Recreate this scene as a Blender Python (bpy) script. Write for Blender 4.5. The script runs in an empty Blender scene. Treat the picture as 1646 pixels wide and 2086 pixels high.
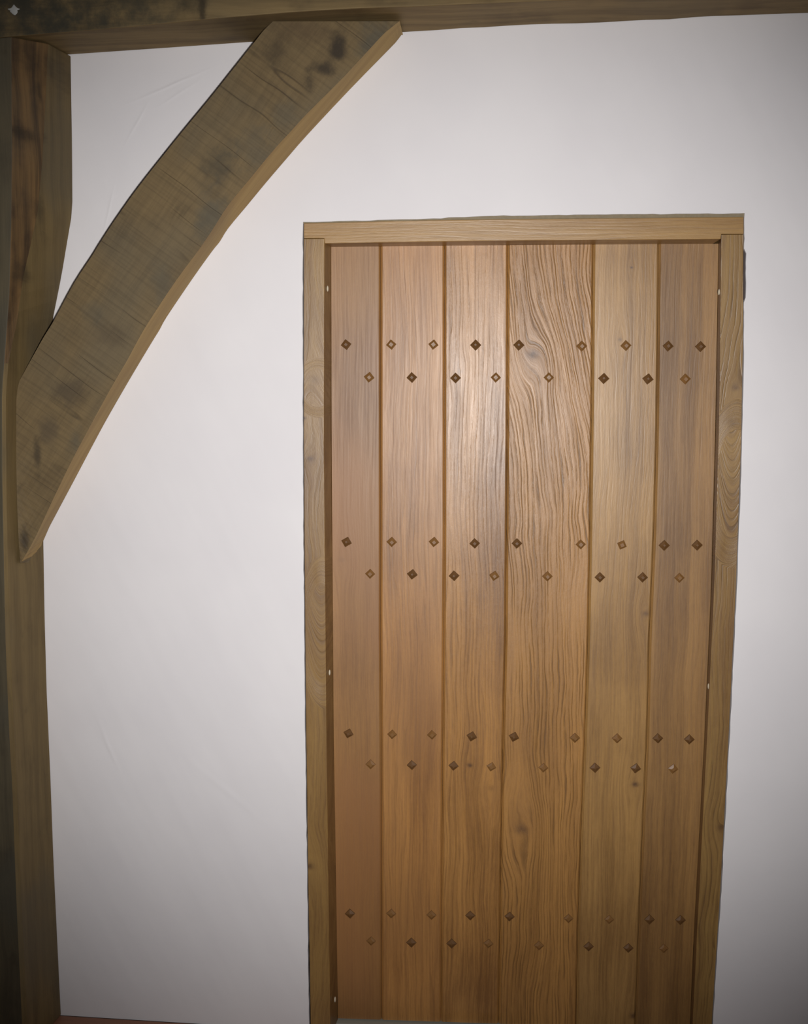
import bpy, bmesh, math, random
from mathutils import Vector, Matrix

random.seed(7)
C = bpy.context.scene.collection
S = bpy.context.scene

# ------------------------------------------------------------------ camera
F_PX, IW, IH = 2100.0, 1646.0, 2086.0
YAW, PITCH, ROLL = -0.0537, -0.1205, -0.0011
D = 2.40                      # distance from camera to the plastered wall
cyw, syw = math.cos(YAW), math.sin(YAW)
cp, sp = math.cos(PITCH), math.sin(PITCH)
cr, sr = math.cos(ROLL), math.sin(ROLL)
Ry = Matrix(((cyw, 0, syw), (0, 1, 0), (-syw, 0, cyw)))
Rx = Matrix(((1, 0, 0), (0, cp, -sp), (0, sp, cp)))
Rz = Matrix(((cr, -sr, 0), (sr, cr, 0), (0, 0, 1)))
RC = Ry @ Rx @ Rz             # camera (x right, y down, z forward) -> room (x right, y down, z into wall)


def ray(px, py):
    return RC @ Vector(((px - IW / 2) / F_PX, (py - IH / 2) / F_PX, 1.0))


_d = ray(212, 2073.5)
CAM_H = _d.y / _d.z * D       # so that the floor meets the wall at z = 0


def at(px, py, d=0.0):
    """point seen at (px, py) lying d metres in front of the wall plane (negative: behind it)"""
    r = ray(px, py)
    k = (D - d) / r.z
    return Vector((r.x * k, -d, CAM_H - r.y * k))


cam_data = bpy.data.cameras.new('camera')
cam = bpy.data.objects.new('camera', cam_data)
C.objects.link(cam)
S.camera = cam
cam_data.sensor_fit = 'VERTICAL'
cam_data.sensor_height = 24.0
cam_data.sensor_width = 24.0 * IW / IH
cam_data.lens = F_PX / IH * 24.0
xr, xd, xf = (RC @ Vector((1, 0, 0))), (RC @ Vector((0, 1, 0))), (RC @ Vector((0, 0, 1)))
w = lambda v: Vector((v.x, v.z, -v.y))
cx_, cy_, cz_ = w(xr), -w(xd), -w(xf)
M = Matrix(((cx_.x, cy_.x, cz_.x, 0), (cx_.y, cy_.y, cz_.y, -D), (cx_.z, cy_.z, cz_.z, CAM_H), (0, 0, 0, 1)))
cam.matrix_world = M

# ------------------------------------------------------------------ light: the camera's flash and a little room light
S.view_settings.view_transform = 'Standard'
S.view_settings.look = 'None'
S.view_settings.gamma = 1.0
S.view_settings.use_curve_mapping = False
S.view_settings.exposure = 0.0
world = bpy.data.worlds.new('room_light')
S.world = world
world.use_nodes = True
world.node_tree.nodes['Background'].inputs[0].default_value = (0.75, 0.85, 1.0, 1)
world.node_tree.nodes['Background'].inputs[1].default_value = 0.03
fl = bpy.data.lights.new('camera_flash', 'SPOT')
fl.energy = 233.0
fl.color = (1.0, 0.98, 0.975)
fl.spot_size = math.radians(77)
fl.spot_blend = 1.0
fl.shadow_soft_size = 0.022
flash = bpy.data.objects.new('camera_flash', fl)
C.objects.link(flash)
flash.location = (0.06, -D, CAM_H - 0.05)
aim = at(860, 985)
flash.rotation_euler = (aim - flash.location).to_track_quat('-Z', 'Y').to_euler()


# ------------------------------------------------------------------ material helpers
class G:
    """tiny wrapper for building node graphs"""

    def __init__(s, name):
        s.m = bpy.data.materials.new(name)
        s.m.use_nodes = True
        s.t = s.m.node_tree
        s.bsdf = s.t.nodes['Principled BSDF']

    def n(s, kind, **kw):
        nd = s.t.nodes.new(kind)
        for k, v in kw.items():
            setattr(nd, k, v)
        return nd

    def put(s, sock, v):
        if isinstance(v, bpy.types.NodeSocket):
            s.t.links.new(v, sock)
        else:
            sock.default_value = v

    def math(s, op, a, b=0.0, c=0.0, clamp=False):
        nd = s.n('ShaderNodeMath', operation=op, use_clamp=clamp)
        s.put(nd.inputs[0], a)
        s.put(nd.inputs[1], b)
        s.put(nd.inputs[2], c)
        return nd.outputs[0]

    def vec(s, x, y, z):
        nd = s.n('ShaderNodeCombineXYZ')
        for i, v in enumerate((x, y, z)):
            s.put(nd.inputs[i], v)
        return nd.outputs[0]

    def noise(s, v, scale=1.0, detail=2.0, rough=0.5):
        nd = s.n('ShaderNodeTexNoise')
        s.put(nd.inputs['Vector'], v)
        nd.inputs['Scale'].default_value = scale
        nd.inputs['Detail'].default_value = detail
        nd.inputs['Roughness'].default_value = rough
        return nd.outputs[0]

    def ramp(s, v, a, b):
        """smooth 0..1 between a and b"""
        nd = s.n('ShaderNodeMapRange', interpolation_type='SMOOTHSTEP')
        s.put(nd.inputs[0], v)
        nd.inputs[1].default_value = a
        nd.inputs[2].default_value = b
        return nd.outputs[0]

    def mix(s, f, a, b, mode='MIX'):
        nd = s.n('ShaderNodeMix', data_type='RGBA', blend_type=mode)
        s.put(nd.inputs[0], f)
        for sock, v in ((nd.inputs[6], a), (nd.inputs[7], b)):
            s.put(sock, v if isinstance(v, bpy.types.NodeSocket) else (*v, 1.0))
        return nd.outputs[2]

    def coords(s):
        tc = s.n('ShaderNodeTexCoord')
        sx = s.n('ShaderNodeSeparateXYZ')
        s.t.links.new(tc.outputs['Object'], sx.inputs[0])
        return sx.outputs[0], sx.outputs[1], sx.outputs[2]

    def gauss(s, x, z, kx, kz, rx, rz):
        dx = s.math('DIVIDE', s.math('SUBTRACT', x, kx), rx)
        dz = s.math('DIVIDE', s.math('SUBTRACT', z, kz), rz)
        q = s.math('ADD', s.math('MULTIPLY', dx, dx), s.math('MULTIPLY', dz, dz))
        return s.math('EXPONENT', s.math('MULTIPLY', q, -1.0))

    def finish(s, col, rough, height, bump, dist=0.002, spec=0.5):
        s.put(s.bsdf.inputs['Base Color'], col)
        s.put(s.bsdf.inputs['Roughness'], rough)
        s.bsdf.inputs['Specular IOR Level'].default_value = spec
        b = s.n('ShaderNodeBump')
        b.inputs['Strength'].default_value = bump
        b.inputs['Distance'].default_value = dist
        s.put(b.inputs['Height'], height)
        s.t.links.new(b.outputs[0], s.bsdf.inputs['Normal'])
        return s.m


def oak(name, light, dark, seed=0.0, axis='Z', warp=0.012, fine=160.0, lines=0.0, spacing=0.012, slant=0.0,
        knots=(), blotch=0.35, rough=0.44, bump=0.25, tint=None, spec=0.72, sweep=None, arches=(), stripes=0.35, line_dark=(0.13, 0.06, 0.025)):
    """oiled new oak; grain along `axis`; knots = (across, along, radius, darkness) in the part's own space"""
    light, dark, line_dark = (tuple(q * k_ for q, k_ in zip(c_, (0.90, 0.86, 0.60))) for c_ in (light, dark, line_dark))
    if tint:
        tint = (tint[0] * 0.90, tint[1] * 0.86, tint[2] * 0.60)
    g = G(name)
    X, Y, Z = g.coords()
    c, a = (X, Z) if axis == 'Z' else (Z, X)
    n1 = g.noise(g.vec(g.math('MULTIPLY', c, 3.0), seed, g.math('MULTIPLY', a, 2.0)), 1.0, 2.0)
    c0 = g.math('ADD', c, g.math('MULTIPLY', g.math('SUBTRACT', n1, 0.5), warp * 4))
    n1b = g.noise(g.vec(g.math('MULTIPLY', c, 14.0), seed + 4, g.math('MULTIPLY', a, 9.0)), 1.0, 2.0)
    c0 = g.math('ADD', c0, g.math('MULTIPLY', g.math('SUBTRACT', n1b, 0.5), warp * 0.7))
    if slant:
        c0 = g.math('ADD', c0, g.math('MULTIPLY', a, slant))
    if sweep:                                   # the grain leans over between two heights
        c0 = g.math('ADD', c0, g.math('MULTIPLY', g.ramp(a, sweep[0], sweep[1]), sweep[2]))
    for bx, bz, rc, ra, st, di in arches:       # nested cathedral arches
        wt = g.ramp(g.gauss(c, a, bx, bz, rc, ra), 0.25, 0.6)
        da = g.math('MULTIPLY', g.math('SUBTRACT', a, bz), di)
        dc = g.math('SUBTRACT', c, bx)
        ar = g.math('MULTIPLY', g.math('SUBTRACT', da, g.math('MULTIPLY', g.math('MULTIPLY', dc, dc), st)), 0.45)
        ar = g.math('ADD', ar, g.math('MULTIPLY', g.math('SUBTRACT', n1b, 0.5), 0.012))
        c0 = g.math('ADD', g.math('MULTIPLY', c0, g.math('SUBTRACT', 1.0, wt)), g.math('MULTIPLY', ar, wt))
    spots = None
    for kx, kz, r, dk in knots:
        e = g.gauss(c, a, kx, kz, r * 2.6, r * 6.0)
        c0 = g.math('SUBTRACT', c0, g.math('MULTIPLY', g.math('MULTIPLY', g.math('SUBTRACT', c, kx), e), 0.85))
        k = g.math('MULTIPLY', g.gauss(c, a, kx, kz, r * 0.8, r * 0.6), dk)
        k = g.math('MULTIPLY', k, g.math('ADD', 0.45, g.noise(g.vec(c, seed, a), 130.0, 2.0)))
        spots = k if spots is None else g.math('MAXIMUM', spots, k)
    # broad colour bands along the grain
    band = g.noise(g.vec(g.math('MULTIPLY', c0, 26.0), seed + 1.3, g.math('MULTIPLY', a, 1.1)), 1.0, 3.0)
    fib = g.noise(g.vec(g.math('MULTIPLY', c0, fine), g.math('MULTIPLY', Y, 30.0), g.math('MULTIPLY', a, 5.0)), 1.0, 4.0, 0.6)
    fib2 = g.noise(g.vec(g.math('MULTIPLY', c0, fine * 3.2), seed, g.math('MULTIPLY', a, 22.0)), 1.0, 2.0, 0.6)
    blo = g.noise(g.vec(g.math('MULTIPLY', c, 5.0), seed + 7, g.math('MULTIPLY', a, 2.6)), 1.0, 3.0)
    v = g.math('ADD', g.math('MULTIPLY', g.ramp(band, 0.32, 0.7), stripes), g.math('MULTIPLY', g.ramp(fib, 0.35, 0.72), 0.38))
    v = g.math('ADD', v, g.math('MULTIPLY', g.ramp(blo, 0.38, 0.72), blotch))
    v = g.math('ADD', v, g.math('MULTIPLY', g.ramp(fib2, 0.45, 0.75), 0.22))
    mot = g.noise(g.vec(g.math('MULTIPLY', c, 2.2), seed + 8, a), 75.0, 3.0, 0.7)
    v = g.math('ADD', v, g.math('MULTIPLY', g.math('SUBTRACT', mot, 0.5), 0.35))
    col = g.mix(g.math('MAXIMUM', g.math('MINIMUM', v, 1.0), 0.0), light, dark)
    if tint:
        tn = g.noise(g.vec(g.math('MULTIPLY', c, 4.0), seed + 11, g.math('MULTIPLY', a, 1.7)), 1.0, 2.0)
        col = g.mix(g.math('MULTIPLY', g.ramp(tn, 0.42, 0.68), 0.6), col, tint)
    h = g.math('ADD', g.math('MULTIPLY', fib, 0.5), g.math('ADD', g.math('MULTIPLY', fib2, 0.35), g.math('MULTIPLY', mot, 0.35)))
    if lines:
        ph = g.math('ADD', g.math('DIVIDE', c0, spacing), g.math('MULTIPLY', g.noise(g.vec(g.math('MULTIPLY', c0, 45.0), seed + 2, g.math('MULTIPLY', a, 2.2)), 1.0, 2.0), 3.0))
        fr = g.math('FRACT', ph)
        ln = g.math('MULTIPLY', g.ramp(fr, 0.45, 0.92), g.math('SUBTRACT', 1.0, g.ramp(fr, 0.93, 1.0)))
        brk = g.noise(g.vec(g.math('MULTIPLY', c0, 170.0), seed + 3, g.math('MULTIPLY', a, 11.0)), 1.0, 4.0, 0.65)
        ln = g.math('MULTIPLY', ln, g.math('ADD', 0.15, g.math('MULTIPLY', g.ramp(brk, 0.34, 0.62), 0.85)))
        msk = g.noise(g.vec(g.math('MULTIPLY', c, 9.0), seed + 5, g.math('MULTIPLY', a, 3.0)), 1.0, 1.0)
        ln = g.math('MULTIPLY', ln, g.ramp(msk, 0.25, 0.55))
        col = g.mix(g.math('MULTIPLY', ln, lines), col, line_dark)
        h = g.math('SUBTRACT', h, g.math('MULTIPLY', ln, lines * 1.2))
    if spots is not None:
        col = g.mix(g.math('MINIMUM', spots, 0.92), col, (0.085, 0.04, 0.018))
    rg = g.math('ADD', rough, g.math('MULTIPLY', g.math('SUBTRACT', fib, 0.5), 0.25))
    return g.finish(col, rg, h, bump, 0.0016, spec)


def old_oak(name, light, dark, seed=0.0, ang=0.0, blotch=1.0, saw=0.0, grain=0.5, grey=(0.075, 0.075, 0.062), greyness=0.5,
            rough=0.7, bump=0.35, patches=()):
    """weathered structural oak. grain runs along x*sin(ang)+z*cos(ang)"""
    g = G(name)
    X, Y, Z = g.coords()
    ca, sa = math.cos(ang), math.sin(ang)
    a = g.math('ADD', g.math('MULTIPLY', X, sa), g.math('MULTIPLY', Z, ca))
    c = g.math('SUBTRACT', g.math('MULTIPLY', X, ca), g.math('MULTIPLY', Z, sa))
    c = g.math('ADD', c, g.math('MULTIPLY', Y, 0.8))
    w1 = g.noise(g.vec(g.math('MULTIPLY', c, 5.0), seed, g.math('MULTIPLY', a, 3.0)), 1.0, 2.0)
    c0 = g.math('ADD', c, g.math('MULTIPLY', g.math('SUBTRACT', w1, 0.5), 0.05))
    band = g.noise(g.vec(g.math('MULTIPLY', c0, 38.0), seed + 1, g.math('MULTIPLY', a, 2.0)), 1.0, 3.0)
    fib = g.noise(g.vec(g.math('MULTIPLY', c0, 210.0), seed + 2, g.math('MULTIPLY', a, 9.0)), 1.0, 4.0, 0.6)
    blo = g.noise(g.vec(c, seed + 3, g.math('MULTIPLY', a, 0.8)), 9.0, 4.0, 0.58)
    blo2 = g.noise(g.vec(c, seed + 9, g.math('MULTIPLY', a, 0.6)), 5.5, 2.0, 0.5)
    v = g.math('ADD', g.math('MULTIPLY', g.ramp(band, 0.35, 0.68), grain), g.math('MULTIPLY', g.ramp(fib, 0.35, 0.7), 0.22))
    v = g.math('ADD', v, g.math('MULTIPLY', g.ramp(blo, 0.47, 0.70), 0.55 * blotch))
    col = g.mix(g.math('MINIMUM', v, 1.0), light, dark)
    col = g.mix(g.math('MULTIPLY', g.ramp(blo2, 0.45, 0.66), greyness), col, grey)
    blk = g.noise(g.vec(c, seed + 15, g.math('MULTIPLY', a, 0.5)), 13.0, 4.0, 0.65)
    col = g.mix(g.math('MULTIPLY', g.ramp(blk, 0.60, 0.74), 0.55 * blotch), col, (0.03, 0.022, 0.013))
    for sx_, sz_, rx_, rz_, am, sc in patches:
        e = g.gauss(X, Z, sx_, sz_, rx_, rz_)
        rag = g.noise(g.vec(X, seed + 21, Z), 17.0, 5.0, 0.65)
        e = g.math('MULTIPLY', g.ramp(g.math('ADD', e, g.math('MULTIPLY', g.math('SUBTRACT', rag, 0.5), 2.4)), 0.1, 1.15), g.ramp(e, 0.0, 0.35))
        col = g.mix(g.math('MULTIPLY', e, am), col, sc)
    h = g.math('MULTIPLY', fib, 0.6)
    if saw:
        wob = g.noise(g.vec(g.math('MULTIPLY', c, 3.0), seed + 5, a), 2.0, 1.0)
        ph = g.math('ADD', g.math('ADD', g.math('MULTIPLY', a, 14.0), g.math('MULTIPLY', wob, 0.5)), g.math('MULTIPLY', g.noise(g.vec(0.0, 0.0, g.math('MULTIPLY', a, 9.0)), 1.0, 1.0), 4.0))
        fr = g.math('FRACT', ph)
        ln = g.math('MULTIPLY', g.ramp(fr, 0.93, 0.965), g.math('SUBTRACT', 1.0, g.ramp(fr, 0.965, 0.998)))
        mk = g.noise(g.vec(g.math('MULTIPLY', c, 6.0), seed + 6, g.math('MULTIPLY', a, 9.0)), 1.0, 1.0)
        ln = g.math('MULTIPLY', ln, g.ramp(mk, 0.42, 0.62))
        fine = g.noise(g.vec(g.math('MULTIPLY', c, 5.0), seed + 8, g.math('MULTIPLY', a, 150.0)), 1.0, 3.0)
        col = g.mix(g.math('MULTIPLY', g.ramp(fine, 0.42, 0.7), 0.30 * saw), col, (0.05, 0.035, 0.018))
        col = g.mix(g.math('MULTIPLY', ln, 0.6 * saw), col, (0.03, 0.02, 0.012))
        h = g.math('SUBTRACT', g.math('ADD', h, g.math('MULTIPLY', fine, 0.4)), ln)
    return g.finish(col, rough, h, bump, 0.0016, 0.3)


def plain(name, col, rough=0.6, var=0.15, scale=40.0, bump=0.15, metal=0.0):
    g = G(name)
    tc = g.n('ShaderNodeTexCoord')
    n = g.noise(tc.outputs['Object'], scale, 4.0)
    cc = g.mix(g.math('MULTIPLY', n, var * 2), col, tuple(x * 0.55 for x in col))
    g.bsdf.inputs['Metallic'].default_value = metal
    return g.finish(cc, rough, n, bump, 0.001)


# ------------------------------------------------------------------ object helpers
def link(name, me, mat, parent=None, org=Vector((0, 0, 0))):
    o = bpy.data.objects.new(name, me)
    C.objects.link(o)
    for m in (mat if isinstance(mat, (list, tuple)) else [mat]):
        if len(me.materials) < (len(mat) if isinstance(mat, (list, tuple)) else 1):
            me.materials.append(m)
    if parent:
        o.parent = parent
    else:
        o.location = org
    return o


def empty(name, loc, label, cat, **kw):
    o = bpy.data.objects.new(name, None)
    C.objects.link(o)
    o.location = loc
    o.empty_display_size = 0.1
    tag(o, label, cat, **kw)
    return o


def tag(o, label=None, cat=None, kind=None, group=None):
    for k, v in (('label', label), ('category', cat), ('kind', kind), ('group', group)):
        if v:
            o[k] = v
    return o


def from_bm(name, bm, mat, parent=None, org=Vector((0, 0, 0)), smooth=False, bevel=0.0):
    bmesh.ops.recalc_face_normals(bm, faces=bm.faces)
    bmesh.ops.translate(bm, verts=bm.verts, vec=-org)
    me = bpy.data.meshes.new(name)
    bm.to_mesh(me)
    bm.free()
    if smooth:
        for p in me.polygons:
            p.use_smooth = True
    o = link(name, me, mat, parent, org)
    if bevel:
        b = o.modifiers.new('edge', 'BEVEL')
        b.width = bevel
        b.segments = 2
        b.limit_method = 'ANGLE'
        b.angle_limit = math.radians(40)
    return o


def loft(bm, rings, cap=True, mats=None):
    """rings: lists of points, one closed ring per station; mats: material index per side strip"""
    vs = [[bm.verts.new(p) for p in r] for r in rings]
    n = len(vs[0])
    for i in range(len(vs) - 1):
        for j in range(n):
            f = bm.faces.new((vs[i][j], vs[i][(j + 1) % n], vs[i + 1][(j + 1) % n], vs[i + 1][j]))
            if mats:
                f.material_index = mats[j]
    if cap:
        bm.faces.new(vs[0])
        bm.faces.new(vs[-1][::-1])


def interp(pts, t, k=1):
    """piecewise-linear value of pts=[(x,y)..] at key coordinate k, with straight extrapolation; returns the other coordinate"""
    o = 1 - k
    p = sorted(pts, key=lambda q: q[k])
    i = 0
    while i < len(p) - 2 and t > p[i + 1][k]:
        i += 1
    a, b = p[i], p[i + 1]
    return a[o] + (b[o] - a[o]) * (t - a[k]) / (b[k] - a[k])


def box(bm, x0, x1, y0, y1, z0, z1):
    m = Matrix.Translation(((x0 + x1) / 2, (y0 + y1) / 2, (z0 + z1) / 2)) @ Matrix.Diagonal((x1 - x0, y1 - y0, z1 - z0, 1))
    bmesh.ops.create_cube(bm, size=1.0, matrix=m)


# ------------------------------------------------------------------ traced lines (pixels of the photograph)
FRAME_L = [(619, 455), (619, 900), (621, 1200), (624, 1500), (628, 1800), (633, 2086)]
FRAME_R = [(1515, 442), (1513.5, 700), (1510, 900), (1499, 1200), (1485, 1490), (1469, 1790), (1450, 2086)]
STILE_LI = [(661, 487), (660, 900), (665, 1486), (669, 1800), (673, 2086)]
STILE_RI = [(1469, 476), (1466, 800), (1463.5, 900), (1455, 1200), (1441, 1490), (1420, 1900), (1411, 2086)]
HEAD_T = [(619, 455), (900, 448), (1200, 445), (1515, 442)]
HEAD_B = [(661, 496), (880, 492), (1100, 489.5), (1469, 487)]
DOOR_E = [[(674, 500), (675, 900), (679, 1486), (684, 1800), (688, 2083)],
          [(775, 500), (775, 1300), (777, 1600), (777, 2086)],
          [(905, 500), (905, 1100), (902, 1486), (899, 1900), (898, 2086)],
          [(1034, 500), (1033, 900), (1030, 1300), (1025, 1486), (1018, 1900), (1015, 2086)],
          [(1208.5, 500), (1206, 800), (1202, 1100), (1198, 1300), (1192, 1486), (1184, 1700), (1177, 1900), (1174, 2086)],
          [(1342, 500), (1338, 880), (1332, 1100), (1323, 1300), (1319, 1486), (1309, 1700), (1301, 1900), (1294, 2086)],
          [(1464, 500), (1459, 800), (1457, 900), (1449, 1200), (1436, 1490), (1414, 1900), (1406, 2086)]]
DOOR_TOP = [(674, 503), (900, 500.5), (1209, 498), (1464, 496.5)]
BEAM_W = [(140, 112), (330, 99), (518, 86), (700, 75.5), (820, 66.5), (940, 58.5), (1077, 51), (1139, 49), (1154, 50.5), (1391, 38.5), (1440, 34), (1643, 27.5)]
BEAM_A = [(52, 72), (200, 60), (454, 36), (589, 25), (720, 17), (839, 13), (1100, 2), (1646, -17)]

DOOR_D = -0.07                # door face lies 7 cm behind the wall face
FR_D = 0.003                  # frame face stands 3 mm proud
T_POST, T_BEAM, T_BRACE = 0.156, 0.149, 0.113

# ------------------------------------------------------------------ materials
g = G('white_plaster')
X, Y, Z = g.coords()
P = g.vec(X, Y, Z)
n_a = g.noise(P, 3.0, 3.0)
n_b = g.noise(P, 22.0, 4.0)
n_c = g.noise(g.vec(g.math('MULTIPLY', g.math('ADD', X, g.math('MULTIPLY', Z, 0.5)), 9.0), 0.0, g.math('MULTIPLY', g.math('SUBTRACT', Z, g.math('MULTIPLY', X, 0.4)), 1.6)), 1.0, 2.0)
h = g.math('ADD', g.math('MULTIPLY', n_a, 1.6), g.math('ADD', g.math('MULTIPLY', n_b, 0.15), g.math('MULTIPLY', n_c, 1.2)))
for (x0, y0), (x1, y1), r, s_ in [((285, 203), (408, 150), 3, .30), ((262, 285), (300, 215), 3, .22), ((210, 460), (228, 390), 3, .22), ((330, 215), (400, 170), 3, .18), ((205, 1480), (240, 1560), 5, .25), ((150, 640), (215, 700), 5, .12), ((400, 1560), (520, 1660), 8, .2)]:
    a, b = at(x0, y0), at(x1, y1)
    L = (b - a).length
    ux, uz = (b.x - a.x) / L, (b.z - a.z) / L
    dx, dz = g.math('SUBTRACT', X, (a.x + b.x) / 2), g.math('SUBTRACT', Z, (a.z + b.z) / 2)
    al = g.math('ADD', g.math('MULTIPLY', dx, ux), g.math('MULTIPLY', dz, uz))
    ac = g.math('SUBTRACT', g.math('MULTIPLY', dx, uz), g.math('MULTIPLY', dz, ux))
    ac = g.math('ADD', ac, g.math('MULTIPLY', g.math('SUBTRACT', n_a, 0.5), 0.03))
    e = g.gauss(al, ac, 0.0, 0.0, L * 0.5, r * 0.0011)
    h = g.math('ADD', h, g.math('MULTIPLY', e, s_))
colp = g.mix(g.ramp(n_a, 0.3, 0.7), (0.79, 0.765, 0.765), (0.755, 0.73, 0.735))
plaster = g.finish(colp, 0.75, h, 0.5, 0.005, 0.25)

# ------------------------------------------------------------------ room shell
XL, XR = -2.2, 2.3
TOP = 2.75
# plaster wall: one panel with the doorway cut out of it, its edge a little ragged against the frame
edge = []
y = 2086.0
jit = lambda s: (random.random() - 0.5) * s


def outer_l(t):
    return interp(FRAME_L, t)


def outer_r(t):
    return interp(FRAME_R, t)


p0 = at(outer_l(2086) - 1.5, 2086)
edge.append(Vector((p0.x, 0, -0.12)))
t = 2080
while t > 462:
    gap = 3.0 if t > 1930 else 2.2
    edge.append(at(outer_l(t) - gap + jit(1.2), t))
    t -= 18
edge.append(at(617.5, 452))
xx = 626
while xx < 1512:
    hgap = 3.0 + 6.0 * max(0.0, min(1.0, (xx - 850) / 200.0)) * (1 if xx > 850 else 0)
    if xx < 900:
        hgap = 2.8
    edge.append(at(xx, interp(HEAD_T, xx, 0) - min(hgap, 7.5) + jit(1.4)))
    xx += 16
edge.append(at(1517, 434))
t = 446
while t < 2084:
    if 507 < t < 612:
        gap = 5.2
    elif t < 700:
        gap = 1.6
    else:
        gap = 2.0
    if abs(t - 507) < 1 or abs(t - 611) < 1:
        pass
    edge.append(at(outer_r(t) + gap + jit(1.3 if not 507 < t < 612 else 1.0), t))
    t += 10 if t < 640 else 18
p1 = at(outer_r(2086) + 2, 2086)
edge.append(Vector((p1.x, 0, -0.12)))
# quads from the doorway's edge out to the panel's edge, so that the opening stays clean
zs = [p.z for p in edge]
i_tl = next(i for i, p in enumerate(edge) if p.z > at(617.5, 452.5).z)
i_tr = next(i for i, p in enumerate(edge) if p.x > at(1516.2, 434).x)
out = []
for i, p in enumerate(edge):
    if i <= i_tl:
        out.append(Vector((XL, 0, p.z if i < i_tl else TOP)))
    elif i < i_tr:
        out.append(Vector((p.x, 0, TOP)))
    else:
        out.append(Vector((XR, 0, p.z if i > i_tr else TOP)))
bm = bmesh.new()
W_T = 0.016
vi = [bm.verts.new(p) for p in edge]
vo = [bm.verts.new(p) for p in out]
wi = [bm.verts.new(p + Vector((0, W_T, 0))) for p in edge]
wo = [bm.verts.new(p + Vector((0, W_T, 0))) for p in out]
for i in range(len(edge) - 1):
    bm.faces.new((vi[i], vi[i + 1], vo[i + 1], vo[i]))
    bm.faces.new((wi[i + 1], wi[i], wo[i], wo[i + 1]))
    bm.faces.new((vi[i + 1], vi[i], wi[i], wi[i + 1]))
    bm.faces.new((vo[i], vo[i + 1], wo[i + 1], wo[i]))
bm.faces.new((vi[0], vo[0], wo[0], wi[0]))
bm.faces.new((vo[-1], vi[-1], wi[-1], wo[-1]))
tag(from_bm('wall_back', bm, plaster), 'white plastered wall around the oak plank door', 'wall', 'structure')

# the masonry core behind the plaster skin, with the rough opening
fl_x, fr_x = at(619, 700).x - 0.03, at(1515, 700).x + 0.03
head_z = at(1000, 440).z + 0.03
bm = bmesh.new()
box(bm, XL, fl_x, 0.017, 0.19, -0.1, TOP)
box(bm, fr_x, XR, 0.017, 0.19, -0.1, TOP)
box(bm, fl_x, fr_x, 0.017, 0.19, head_z, TOP)
tag(from_bm('wall_core', bm, plain('rough_core', (0.10, 0.095, 0.075), 0.9)), kind='structure')

g = G('floor_boards')
X, Y, Z = g.coords()
pl_ = g.math('FRACT', g.math('MULTIPLY', Y, 7.0))
nn = g.noise(g.vec(g.math('MULTIPLY', X, 4.0), g.math('MULTIPLY', Y, 60.0), 0.0), 1.0, 4.0)
cf = g.mix(nn, (0.36, 0.16, 0.09), (0.20, 0.085, 0.045))
cf = g.mix(g.ramp(pl_, 0.97, 0.99), cf, (0.03, 0.015, 0.01))
X0F = at(212, 2073.5).x


def floor_z(x):
    """the old floor falls slightly towards the right"""
    return -0.03 * (x - X0F)


bm = bmesh.new()
# room floor, then the lower floor of the doorway and what lies beyond it
for ya, yb_, dz in ((-3.4, 0.012, 0.0), (0.012, 1.2, -0.05)):
    loft(bm, [[Vector((x, ya, floor_z(x) + dz)), Vector((x, yb_, floor_z(x) + dz)), Vector((x, yb_, floor_z(x) - 0.1)), Vector((x, ya, floor_z(x) - 0.1))] for x in (XL, XR)])
tag(from_bm('floor', bm, g.finish(cf, 0.5, nn, 0.2)), 'reddish brown wooden floor at the foot of the wall', 'floor', 'structure')
bm = bmesh.new()
box(bm, XL, XR, -3.4, 0.9, TOP, TOP + 0.05)
tag(from_bm('ceiling', bm, plaster), kind='structure')

# ------------------------------------------------------------------ packing strip and painted gap shade round the frame
bm = bmesh.new()
seal_mat = plain('olive_sealant', (0.28, 0.225, 0.14), 0.8, 0.4, 120)
st = [450 + i * 90 for i in range(19)]


def strip(pts_in, pts_out, d0, d1, b):
    rings = []
    for pi, po in zip(pts_in, pts_out):
        rings.append([at(*pi, d0), at(*po, d0), at(*po, d1), at(*pi, d1)])
    loft(b, rings)


xs = [617 + i * 50 for i in range(19)]
strip([(x, interp(HEAD_T, x, 0) + 0.5) for x in xs], [(x, interp(HEAD_T, x, 0) - 12) for x in xs], -0.004, -0.0155, bm)
tag(from_bm('trim_1', bm, seal_mat, bevel=0.0), 'ragged olive sealant line along the top of the door frame', 'sealant', 'structure')
bm = bmesh.new()
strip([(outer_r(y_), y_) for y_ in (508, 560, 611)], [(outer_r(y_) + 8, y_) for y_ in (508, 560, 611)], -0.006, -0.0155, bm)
tag(from_bm('trim_2', bm, plain('gap_shade', (0.045, 0.03, 0.03), 0.6)), 'dark strip painting the shade in the plaster gap beside the right frame jamb', 'strip', 'structure')  # dark colour stands in for the shade inside the open gap

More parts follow.
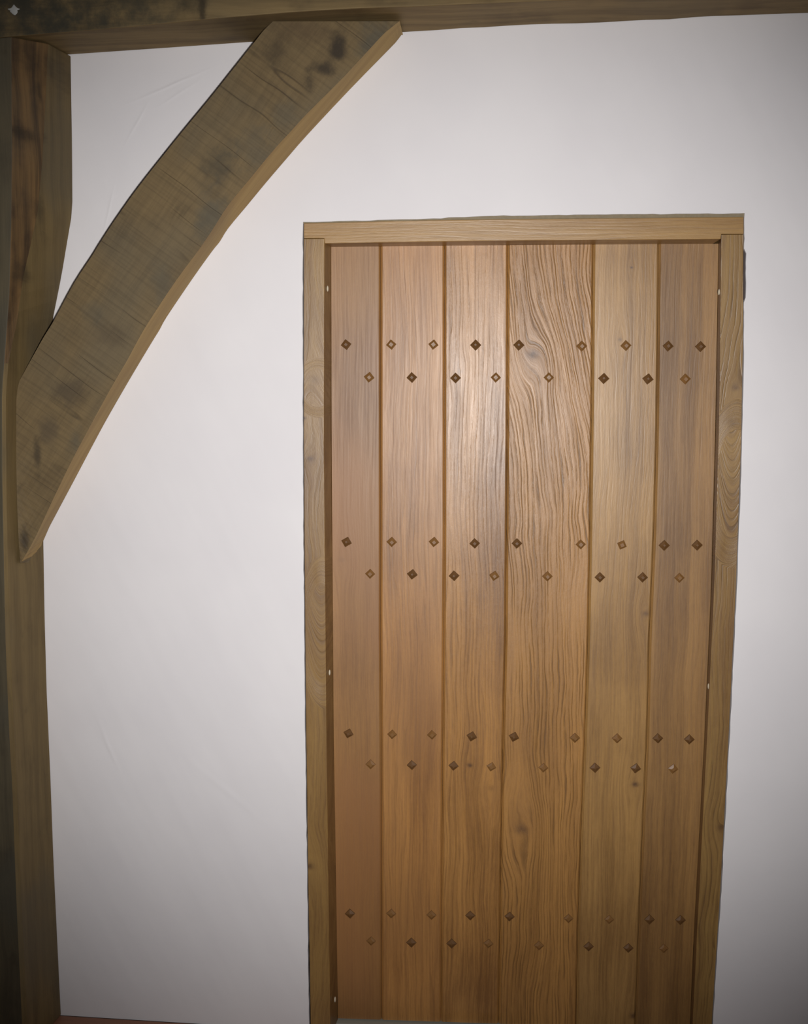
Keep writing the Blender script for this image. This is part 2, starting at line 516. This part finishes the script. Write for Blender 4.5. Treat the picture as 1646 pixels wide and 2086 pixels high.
# ------------------------------------------------------------------ door frame
ORG = Vector((at(1060, 1500).x, 0, 0))
frame = empty('door_frame', ORG, 'pale oiled oak frame around the plank door with head and two jambs', 'door frame', kind='thing')
k = lambda px, py, r, dk, d=FR_D: ((at(px, py, d) - ORG).x, (at(px, py, d) - ORG).z, r, dk)
FL_, FD_ = (0.360, 0.222, 0.098), (0.190, 0.100, 0.040)
head_mat = oak('oak_head', (0.43, 0.26, 0.118), (0.26, 0.14, 0.056), 3.1, 'X', 0.006, 200, 0.25, 0.010, blotch=0.15, bump=0.3)
ke = lambda px, py: ((at(px, py, FR_D) - ORG).x, (at(px, py, FR_D) - ORG).z)
ls = oak('oak_left_jamb', FL_, FD_, 8.4, 'Z', 0.022, 150, 0.38, 0.017, knots=[k(640, 775, .018, .35), k(632, 935, .012, .75), k(630, 1765, .014, .85), k(619, 852, .006, 1)], arches=((*ke(655, 1290), .05, .16, 70., 1.), (*ke(648, 790), .05, .06, 50., -1.)), blotch=0.35, line_dark=(0.10, 0.052, 0.024))
rs = oak('oak_right_jamb', FL_, FD_, 21.7, 'Z', 0.020, 150, 0.6, 0.0125, knots=[k(1492, 860, .016, .4), k(1500, 790, .01, .5), k(1470, 1685, .012, .6)], arches=((*ke(1494, 985), .055, .17, 90., 1.),), blotch=0.3, line_dark=(0.10, 0.052, 0.024))
BACK = -0.15


def zfloor(px_fn, d):
    """pixel row where the line px_fn reaches the floor at depth d"""
    lo, hi = 2000.0, 2300.0
    for _ in range(40):
        m = (lo + hi) / 2
        if at(px_fn(m), m, d).z > 0:
            lo = m
        else:
            hi = m
    return lo


# head, notched over the jambs
xs = [619 + (1515 - 619) * i / 24 for i in range(25)]
bm = bmesh.new()
rings = []
hb = lambda x: interp(HEAD_B, min(max(x, 661), 1469), 0)
for x in xs:
    x_ = x
    rings.append(x_)
xs = sorted(set(xs + [660.5, 661.5, 1468.5, 1469.5]))
rings = []
for x in xs:
    yb = hb(x)
    if x < 661:
        yb = 485.5
    elif x > 1469:
        yb = 476.5
    yt = interp(HEAD_T, x, 0)
    ybb = yb + 7 * 0
    back_b = at(x, yb, FR_D)
    # underside runs back to the door, seen as the dark reveal
    din = at(x, interp(DOOR_TOP, min(max(x, 674), 1464), 0), DOOR_D + 0.001)
    pt, pb = at(x, yt, FR_D), at(x, yb, FR_D)
    if 661 <= x <= 1469:
        b2 = Vector((pb.x, -DOOR_D - 0.001, din.z))
    else:
        b2 = Vector((pb.x, -DOOR_D - 0.001, pb.z))
    rings.append([pt, pb, b2, Vector((pb.x, -BACK, b2.z)), Vector((pt.x, -BACK, pt.z))])
loft(bm, rings)
from_bm('head', bm, head_mat, frame, ORG, bevel=0.0012)

for nm, outer, inner, dedge, y0, mat, sg in (('jamb', FRAME_L, STILE_LI, DOOR_E[0], 486.5, ls, 1), ('jamb', FRAME_R, STILE_RI, DOOR_E[6], 477.5, rs, -1)):
    bm = bmesh.new()
    yb = zfloor(lambda m: interp(outer, m), FR_D)
    ys = [y0 + (yb - y0) * i / 28 for i in range(29)]
    rings = []
    for y_ in ys:
        a, b = at(interp(outer, y_), y_, FR_D), at(interp(inner, y_), y_, FR_D)
        d_ = at(interp(dedge, y_) + 0, y_, DOOR_D)
        inx = d_.x
        if sg < 0:
            inx = max(d_.x, b.x - 0.012) + 0.0005
        rings.append([Vector((a.x, a.y, a.z)), Vector((b.x, b.y, a.z)), Vector((inx, -DOOR_D, a.z)), Vector((inx, -BACK, a.z)), Vector((a.x, -BACK, a.z))])
    # floor contact
    for r in rings[-1]:
        r.z = floor_z(r.x) - 0.045
    if nm:
        loft(bm, rings)
    from_bm('jamb', bm, mat, frame, ORG, bevel=0.0010)

pin_mat = plain('pale_plug', (0.75, 0.66, 0.5), 0.5)
pme = None
for px, py, d in ((667.5, 588, -0.022), (671.5, 1370, -0.022), (682.5, 2036, -0.022), (1464.5, 595, -0.022), (1443.5, 1398, -0.022)):
    if pme is None:
        bm = bmesh.new()
        bmesh.ops.create_uvsphere(bm, u_segments=10, v_segments=8, radius=1.0, matrix=Matrix.Diagonal((0.0025, 0.006, 0.007, 1)))
        o = from_bm('plug', bm, pin_mat, frame)
        pme = o.data
    else:
        o = bpy.data.objects.new('plug', pme)
        C.objects.link(o)
        o.parent = frame
    o.location = at(px, py, d) - ORG

# ------------------------------------------------------------------ the plank door
DORG = Vector((ORG.x, -DOOR_D, 0))
door = empty('door_1', DORG, 'oiled oak plank door of six boards studded with diamond shaped pegs', 'door', kind='structure')
kd = lambda px, py, r, dk: ((at(px, py, DOOR_D) - DORG).x, (at(px, py, DOOR_D) - DORG).z, r, dk)
bmats = [
    oak('oak_board_pink', (0.357, 0.187, 0.079), (0.198, 0.091, 0.034), 1.7, warp=0.006, fine=260, stripes=0.3, blotch=0.45, tint=(0.33, 0.155, 0.075), bump=0.12, rough=0.50, knots=[kd(697, 1140, .012, .18)]),
    oak('oak_board_straight', (0.514, 0.259, 0.102), (0.257, 0.115, 0.039), 12.2, warp=0.010, fine=190, lines=0.30, spacing=0.016, stripes=0.4, blotch=0.35, tint=(0.33, 0.165, 0.075), bump=0.2, rough=0.47),
    oak('oak_board_satin', (0.505, 0.262, 0.105), (0.221, 0.103, 0.036), 25.5, warp=0.012, fine=190, lines=0.45, spacing=0.011, stripes=0.45, blotch=0.55, bump=0.35, rough=0.42, knots=[kd(957, 1559, .009, .9), kd(937, 757, .008, .4), kd(1000, 1605, .012, .3)]),
    oak('oak_board_figured', (0.482, 0.251, 0.097), (0.252, 0.121, 0.040), 33.3, warp=0.020, fine=170, lines=0.7, spacing=0.0090, slant=0.02, sweep=(kd(1100, 980, 0, 0)[1], kd(1100, 500, 0, 0)[1], 0.075), stripes=0.4, blotch=0.25, bump=0.5, rough=0.46, knots=[kd(1086, 722, .017, .85), kd(1062, 1690, .020, .6)], line_dark=(0.125, 0.062, 0.024)),
    oak('oak_board_smooth', (0.477, 0.280, 0.127), (0.240, 0.129, 0.053), 47.9, warp=0.008, fine=210, lines=0.25, spacing=0.013, stripes=0.45, blotch=0.45, bump=0.22, rough=0.44, knots=[kd(1287, 545, .004, 1), kd(1316, 1250, .011, .6), kd(1295, 1598, .011, .9), kd(1292, 2070, .013, .9), kd(1263, 692, .007, .5)]),
    oak('oak_board_edge', (0.380, 0.212, 0.092), (0.190, 0.096, 0.037), 58.1, warp=0.008, fine=190, lines=0.25, spacing=0.017, stripes=0.6, blotch=0.3, bump=0.2, rough=0.50),
]
CH = 4.2                      # chamfer width in pixels of the traced picture, about 5 mm
for i in range(6):
    bm = bmesh.new()
    ybot = 2083.5
    rings = []
    for j in range(31):
        tt = j / 30
        y0 = None
        L, R = DOOR_E[i], DOOR_E[i + 1]
        ytop = interp(DOOR_TOP, (L[0][0] + R[0][0]) / 2, 0)
        y_ = ytop + (ybot - ytop) * tt
        a, b = at(interp(L, y_), y_, DOOR_D), at(interp(R, y_), y_, DOOR_D)
        z = (a.z + b.z) / 2
        if j == 30:
            z = at(900, 2081.5, DOOR_D).z
        px = 0.00114
        cl = 0.0005 if i == 0 else CH * px
        cr_ = 0.0005 if i == 5 else CH * px * 0.8
        xa, xb = a.x + 0.0004, b.x - 0.0004
        fy = -DOOR_D
        dl, dr = (0.0005 if i == 0 else 0.0045), (0.0005 if i == 5 else 0.0045)
        rings.append([Vector((xa, fy + dl, z)), Vector((xa + cl, fy, z)), Vector((xb - cr_, fy, z)), Vector((xb, fy + dr, z)), Vector((xb, fy + 0.022, z)), Vector((xa, fy + 0.022, z))])
    loft(bm, rings)
    from_bm('board', bm, bmats[i], door, DORG)
# ledge rails behind the boards (close the joints from behind)
bm = bmesh.new()
xa, xb = at(678, 900, DOOR_D).x, at(1455, 900, DOOR_D).x
box(bm, xa + 0.01, xb - 0.03, -DOOR_D + 0.0225, -DOOR_D + 0.045, 0.03, at(1000, 505, DOOR_D).z)
from_bm('backing', bm, bmats[5], door, DORG)

PEGS = [
    [(705, 702, 38), (797, 702, 40), (883, 702, 52), (969, 703, 45), (1057, 703, 47), (1185, 705, 45), (1275, 704, 42), (1361, 705, 48), (1427, 706, 45)],
    [(752, 768.5, 52), (839, 769, 42), (928, 770, 44), (1010, 769, 47), (1118, 769, 45), (1230, 771, 47), (1320, 772, 52), (1396, 772, 43)],
    [(706, 1104, 60), (798, 1104, 47), (884, 1104, 50), (967, 1107, 42), (1053, 1107, 45), (1183, 1109, 43), (1267, 1110, 66), (1353, 1111, 45), (1420, 1110.5, 43)],
    [(754, 1169, 47), (840, 1170, 52), (925, 1173, 42), (1007, 1173, 55), (1115, 1174, 45), (1222, 1176, 44), (1309, 1176, 46), (1384, 1177, 44)],
    [(710, 1494, 60), (799, 1496, 48), (880, 1497, 42), (961, 1500, 58), (1047, 1501, 60), (1171, 1503, 45), (1257, 1504, 45), (1340, 1504, 42), (1404, 1506, 45)],
    [(755, 1557, 45), (839, 1558.5, 42), (924, 1560, 50), (1001, 1562, 57), (1107, 1564, 48), (1212, 1564, 42), (1295, 1565, 52), (1371, 1566, 50)],
    [(713, 1861, 42), (797, 1861, 47), (879, 1864, 45), (958, 1865, 44), (1038, 1867, 48), (1158, 1871, 45), (1241, 1873, 47), (1323, 1873, 44), (1386, 1874, 45)],
    [(756, 1917, 46), (838, 1920, 44), (920, 1922, 44), (995, 1922, 50), (1098, 1926, 45), (1199, 1928, 44), (1280, 1931, 46), (1352, 1932, 43)],
]
peg_mat = oak('peg_oak', (0.19, 0.095, 0.042), (0.11, 0.052, 0.022), 5.0, warp=0.002, fine=300, blotch=0.3, bump=0.2, rough=0.5, spec=0.4)
peg_pale = oak('peg_oak_pale', (0.27, 0.14, 0.06), (0.18, 0.085, 0.035), 6.0, warp=0.002, fine=300, blotch=0.3, bump=0.2, rough=0.42, spec=0.45)


def peg_mesh(s, t, hgt, off):
    bm = bmesh.new()
    base = [(-s, 0, -s), (s, 0, -s), (s, 0, s), (-s, 0, s)]
    mid = [(-s * .96, -hgt * .35, -s * .96), (s * .96, -hgt * .35, -s * .96), (s * .96, -hgt * .35, s * .96), (-s * .96, -hgt * .35, s * .96)]
    topp = [(-t + off, -hgt, -t), (t + off, -hgt, -t), (t + off, -hgt, t), (-t + off, -hgt, t)]
    inb = [(x, 0.004, z) for x, _, z in base]
    loft(bm, [[Vector(p) for p in r] for r in (inb, base, mid, topp)])
    bmesh.ops.recalc_face_normals(bm, faces=bm.faces)
    me = bpy.data.meshes.new('peg')
    bm.to_mesh(me)
    bm.free()
    return me


peg_meshes = []
for s, t, hg, of, mt in ((.0092, .0030, .0065, 0, 0), (.0092, .0036, .0060, .0008, 1), (.0095, .0022, .0072, -.0006, 0), (.0088, .0040, .0055, 0, 1)):
    me = peg_mesh(s, t, hg, of)
    me.materials.append((peg_mat, peg_pale)[mt])
    peg_meshes.append(me)
for ri, row in enumerate(PEGS):
    for ci, (px, py, ang) in enumerate(row):
        o = bpy.data.objects.new('peg', peg_meshes[(ri * 5 + ci * 3 + ci // 2) % 4])
        C.objects.link(o)
        o.parent = door
        o.location = at(px, py, DOOR_D + 0.0005) - DORG
        o.rotation_euler = (0, math.radians(ang), 0)
        o.scale = (1, 1 if ri < 5 else 0.7, 1)

# pale sill under the door
bm = bmesh.new()
sz = at(900, 2081.5, DOOR_D).z - 0.004
box(bm, at(661, 2000).x + 0.02, at(1400, 2000).x, 0.055, 0.145, sz - 0.03, sz)
tag(from_bm('trim_3', bm, plain('pale_sill', (0.36, 0.35, 0.29), 0.6)), 'pale grey sill strip under the foot of the door', 'sill', 'structure')

# ------------------------------------------------------------------ the timber frame
BLK_ = (0.030, 0.022, 0.014)


def ps(px, py, rx, rz, am, sc, d=0.08):
    q = at(px, py, d) - Vector((at(60, 1500).x - 0.1, 0, 0))
    return (q.x, q.z, rx * .0011, rz * .0011, am, sc)


PST = [ps(75, 285, 22, 16, .8, BLK_), ps(62, 120, 30, 30, .6, BLK_), ps(120, 130, 25, 40, .55, BLK_), ps(52, 160, 3, 28, .8, BLK_), ps(91, 195, 3, 20, .7, BLK_), ps(60, 560, 10, 30, .6, BLK_), ps(85, 440, 8, 40, .5, BLK_), ps(110, 1990, 10, 120, .6, BLK_)]  # darker patches, among them the head and the right edge at the foot
side_mat = old_oak('post_side', (0.190, 0.130, 0.052), (0.10, 0.067, 0.028), 2.0, 0.0, 0.55, 0.0, 0.45, greyness=0.35, patches=PST)
wane_mat = old_oak('post_wane', (0.20, 0.115, 0.044), (0.06, 0.036, 0.018), 6.0, 0.0, 0.8, 0.0, 0.8, greyness=0.2, patches=PST)
front_mat = old_oak('post_front', (0.105, 0.084, 0.048), (0.055, 0.044, 0.027), 9.0, 0.0, 0.8, 0.0, 0.5, grey=(0.07, 0.064, 0.046), greyness=0.6)
bl = [(145, 113), (148, 290), (149, 430), (137, 500), (127, 560), (108, 655), (97, 740), (92, 850), (90, 1000), (89.5, 1101), (92, 1250), (96, 1400), (104, 1586), (110, 1750), (117, 1900), (124.5, 2056), (127, 2100)]
fa = [(23, 78), (24, 300), (23, 450), (19, 600), (10, 720), (4, 800), (5, 1000), (8, 1150), (11, 1300), (19, 1500), (25, 1600), (34, 1850), (45, 2086)]
mi = [(98, 84), (93, 200), (86, 330), (77, 430), (60, 510), (48, 560), (34, 660), (18, 730), (12, 800), (13, 1000), (16, 1150), (20, 1300), (28, 1500), (34, 1600), (44, 1850), (55, 2086)]
mid_d = [(0.095, 0), (0.10, 430), (0.125, 600), (0.150, 730), (0.150, 2300)]


def soffit_z(x, d):
    """height of the beam's underside at room position x, d metres in front of the wall"""
    def along(tr, dd):
        lo, hi = -1500.0, 4500.0
        for _ in range(40):
            m = (lo + hi) / 2
            if at(m, interp(tr, m, 0), dd).x < x:
                lo = m
            else:
                hi = m
        return at(lo, interp(tr, lo, 0), dd).z
    zw, za = along([(140, 112), (518, 86), (1643, 27.5)], 0.0), along(BEAM_A, T_BEAM)
    return zw + (za - zw) * min(d, T_BEAM) / T_BEAM


bm = bmesh.new()
rings = []
NS = 60
for i in range(NS):
    tt = i / (NS - 1)
    yw = 112 + (2072 - 112) * tt
    z = at(interp(bl, yw), yw, 0).z
    if i == NS - 1:
        z = floor_z(at(60, 2070).x) 

    def px_at(tr, d):
        lo, hi = -200.0, 2500.0
        for _ in range(36):
            m = (lo + hi) / 2
            if at(interp(tr, m), m, d).z > z:
                lo = m
            else:
                hi = m
        return at(interp(tr, lo), lo, d), lo
    a = at(interp(bl, yw), yw, 0)
    a.z = z
    f_, yf = px_at(fa, T_POST)
    dm = interp(mid_d, yf, 1)
    m_, ym = px_at(mi, dm)
    fx = f_.x
    mx = min(m_.x, a.x + 0.02)
    Mv = Vector((mx, -dm, z))
    Fv = Vector((fx, -T_POST, z))
    rings.append([Vector((a.x, -0.0015, z)), Mv, Fv, Vector((fx - 0.24, -T_POST, z)), Vector((fx - 0.24, -0.0015, z))])
# carry the head of the post up to the beam's soffit
for v in rings[0]:
    v.z = soffit_z(v.x, -v.y) - 0.003
loft(bm, rings, mats=[0, 1, 2, 0, 0])
for f in bm.faces:                               # the wany facet only belongs to the jowled head
    if f.material_index == 1 and f.calc_center_median().z < at(15, 730, 0.15).z:
        f.material_index = 0
PORG = Vector((at(60, 1500).x - 0.1, 0, 0))
tag(from_bm('timber_post', bm, [side_mat, wane_mat, front_mat], None, PORG, bevel=0.002),
    'weathered oak wall post, upright, widening to a jowled head under the beam', 'post')

def bst(px, py, rx, rz, am, sc):
    q = at(px, py, T_BEAM) - Vector((0, 0, at(820, 67).z))
    return (q.x, q.z, rx, rz, am, sc)


BSTAIN_SHADE = [bst(0, 20, .30, .10, .85, (.032, .034, .027)), bst(230, 0, .16, .07, .6, (.04, .038, .026)), bst(412, 20, .008, .05, .8, (.03, .022, .012)), bst(390, 5, .03, .03, .5, (.04, .03, .016)), bst(930, 30, .05, .012, .5, (.06, .038, .015)), bst(1640, 0, .18, .10, .6, (.05, .036, .018))]  # left end mixes weathered stain with painted flash falloff; right end darkened too
beam_f = old_oak('beam_front', (0.240, 0.165, 0.070), (0.11, 0.074, 0.032), 14.0, math.pi / 2, 0.9, 0.0, 0.5, grey=(0.06, 0.062, 0.05), greyness=0.25, patches=BSTAIN_SHADE)
beam_s = old_oak('beam_soffit', (0.240, 0.160, 0.064), (0.12, 0.074, 0.028), 17.0, math.pi / 2, 0.7, 0.0, 0.6, greyness=0.15)
bm = bmesh.new()
rings = []
xs = [-560, -300, -100] + [140 + i * 47 for i in range(33)] + [1800, 2100, 2500, 2900]
for x in xs:
    yw = interp(BEAM_W, x, 0)
    if x > 1643 or x < 140:
        yw = interp([(140, 112), (1643, 27.5)], x, 0) if x < 140 else 27.5 - (x - 1643) * 0.045
    a = at(x, yw + (jit(1.6) if 820 < x < 1650 else 0), 0)
    # the arris is read off at the same x in the room
    lo, hi = -1500.0, 4500.0
    for _ in range(40):
        m = (lo + hi) / 2
        q = at(m, interp(BEAM_A, m, 0), T_BEAM)
        if q.x < a.x:
            lo = m
        else:
            hi = m
    q = at(lo, interp(BEAM_A, lo, 0), T_BEAM)
    rings.append([Vector((a.x, -0.0015, a.z)), Vector((a.x, -T_BEAM, q.z)), Vector((a.x, -T_BEAM, q.z + 0.23)), Vector((a.x, -0.0015, q.z + 0.23))])
loft(bm, rings, mats=[1, 0, 0, 0])
BORG = Vector((0, 0, at(820, 67).z))
beam = from_bm('timber_beam', bm, [beam_f, beam_s], None, BORG, bevel=0.002)
tag(beam, 'long weathered oak beam running level across the top of the wall', 'beam', 'thing')
bm = bmesh.new()
bmesh.ops.create_icosphere(bm, subdivisions=3, radius=1.0)
for v in bm.verts:
    n = v.co.copy()
    v.co = Vector((n.x * 0.011 * (1 + .3 * math.sin(5 * n.z)), n.y * 0.002, n.z * 0.008 * (1 + .4 * math.sin(4 * n.x + 1))))
o = from_bm('plaster_splash', bm, plain('dried_plaster', (0.5, 0.5, 0.47), 0.8), beam, smooth=True)
o.location = at(28, 20, T_BEAM + 0.001) - BORG
o['label'] = 'small pale plaster splash'

# curved brace
UP = [(556, 43.5), (537, 62), (519, 85), (470, 147), (423, 206), (375, 264), (330, 320), (279, 385), (235, 447), (201, 499), (187, 522), (151, 577), (111, 651), (90, 685), (72, 717), (50, 757), (36, 789), (32, 860), (33, 940), (35, 1030), (38, 1100), (41, 1146)]
LO = [(814, 43), (795, 58), (774, 77), (702, 155), (625, 232), (592, 268), (558, 305), (512, 361), (465, 418), (438, 460), (410, 502), (359, 571), (302, 657), (280, 695), (259, 734), (223, 796), (180, 875), (144, 943), (104, 1026), (75, 1088), (58, 1120), (42, 1147)]
OU = [(821, 67), (808, 84), (795, 98), (712, 183), (625, 276), (584, 323), (542, 372), (504, 418), (465, 465), (448, 492), (432, 512), (392, 568), (340, 645), (325, 672), (309, 698), (270, 763), (222, 846), (191, 903), (145, 990), (112, 1052), (96, 1084), (66, 1133)]


def resample(pts, n):
    d = [0]
    for a, b in zip(pts, pts[1:]):
        d.append(d[-1] + math.dist(a, b))
    out = []
    for i in range(n):
        t = d[-1] * i / (n - 1)
        j = 0
        while j < len(d) - 2 and d[j + 1] < t:
            j += 1
        f = (t - d[j]) / (d[j + 1] - d[j])
        out.append((pts[j][0] + (pts[j + 1][0] - pts[j][0]) * f, pts[j][1] + (pts[j + 1][1] - pts[j][1]) * f))
    return out


def densify(pts, n=4):
    out = []
    m = len(pts)
    for i in range(m - 1):
        p0, p1, p2, p3 = pts[max(i - 1, 0)], pts[i], pts[i + 1], pts[min(i + 2, m - 1)]
        for s in range(n):
            t = s / n
            out.append(tuple(0.5 * (2 * p1[q] + (p2[q] - p0[q]) * t + (2 * p0[q] - 5 * p1[q] + 4 * p2[q] - p3[q]) * t * t + (3 * p1[q] - p0[q] - 3 * p2[q] + p3[q]) * t ** 3) for q in (0, 1)))
    out.append(pts[-1])
    return out


BRO = at(300, 600)
GREYS, BLK = (0.085, 0.078, 0.056), (0.030, 0.022, 0.014)


def bs(px, py, rx, rz, am, sc):
    q = at(px, py, T_BRACE) - BRO
    return (q.x, q.z, rx * 0.00109, rz * 0.00109, am, sc)


STAINS = [bs(765, 75, 45, 45, .75, GREYS), bs(690, 90, 18, 30, .9, BLK), bs(655, 140, 32, 14, .85, BLK), bs(630, 160, 16, 22, .7, BLK), bs(560, 105, 30, 30, .5, BLK), bs(620, 60, 60, 25, .5, (.075, .045, .024)), bs(450, 330, 38, 45, .7, (.055, .048, .032)), bs(520, 300, 45, 50, .5, GREYS), bs(430, 440, 35, 60, .7, GREYS),
          bs(575, 230, 30, 40, .45, GREYS), bs(225, 680, 45, 35, .35, (.06, .042, .025)), bs(140, 800, 40, 30, .55, (.05, .038, .026)), bs(100, 880, 22, 40, .5, (.055, .042, .03)), bs(75, 930, 10, 40, .7, BLK), bs(50, 1105, 12, 35, .8, BLK), bs(150, 900, 20, 40, .5, GREYS), bs(330, 590, 22, 60, .5, GREYS), bs(190, 640, 25, 25, .4, GREYS)]
face = old_oak('brace_face', (0.182, 0.126, 0.057), (0.092, 0.062, 0.029), 31.0, math.atan2(at(700, 80).x - at(80, 1000).x, at(700, 80).z - at(80, 1000).z), 0.55, 0.9, 0.25, grey=(0.10, 0.092, 0.066), greyness=0.35, patches=STAINS)
under = old_oak('brace_underside', (0.40, 0.262, 0.094), (0.26, 0.152, 0.050), 37.0, math.radians(38), 0.15, 0.0, 0.5, greyness=0.15)
bm = bmesh.new()
rings = []
for i, (u, l, ou) in enumerate(zip(UP, LO, OU)):
    U, Lw = at(*u, T_BRACE), at(*l, T_BRACE * 0.93)
    O_ = at(*ou, 0.0015) if i < len(UP) - 1 else at(*ou, 0.05)
    back_u = Vector((U.x - 0.001, -0.0015, U.z - 0.02))
    if i > 15:
        back_u.x = max(back_u.x, U.x)
    rings.append([U, Lw, O_, back_u])
# smooth the stations
dense = []
m = len(rings)
cols = [[r[j] for r in rings] for j in range(4)]


def cat(v, n):
    out = []
    for i in range(len(v) - 1):
        p0, p1, p2, p3 = v[max(i - 1, 0)], v[i], v[i + 1], v[min(i + 2, len(v) - 1)]
        for s in range(n):
            t = s / n
            out.append(0.5 * (2 * p1 + (p2 - p0) * t + (2 * p0 - 5 * p1 + 4 * p2 - p3) * t * t + (3 * p1 - p0 - 3 * p2 + p3) * t ** 3))
    out.append(v[-1])
    return out


cols = [cat(c_, 3) for c_ in cols]

for c_ in cols:                                  # the tail is housed into the post
    for v in c_:
        v.y = min(v.y, -0.0015)
        v.z = min(v.z, soffit_z(v.x, -v.y) - 0.001) if v.z > 1.9 else v.z
loft(bm, [list(r) for r in zip(*cols)], mats=[0, 1, 1, 0])
brace = from_bm('timber_brace', bm, [face, under], None, BRO)
tag(brace, 'curved weathered oak brace running diagonally from the post up to the beam', 'brace')
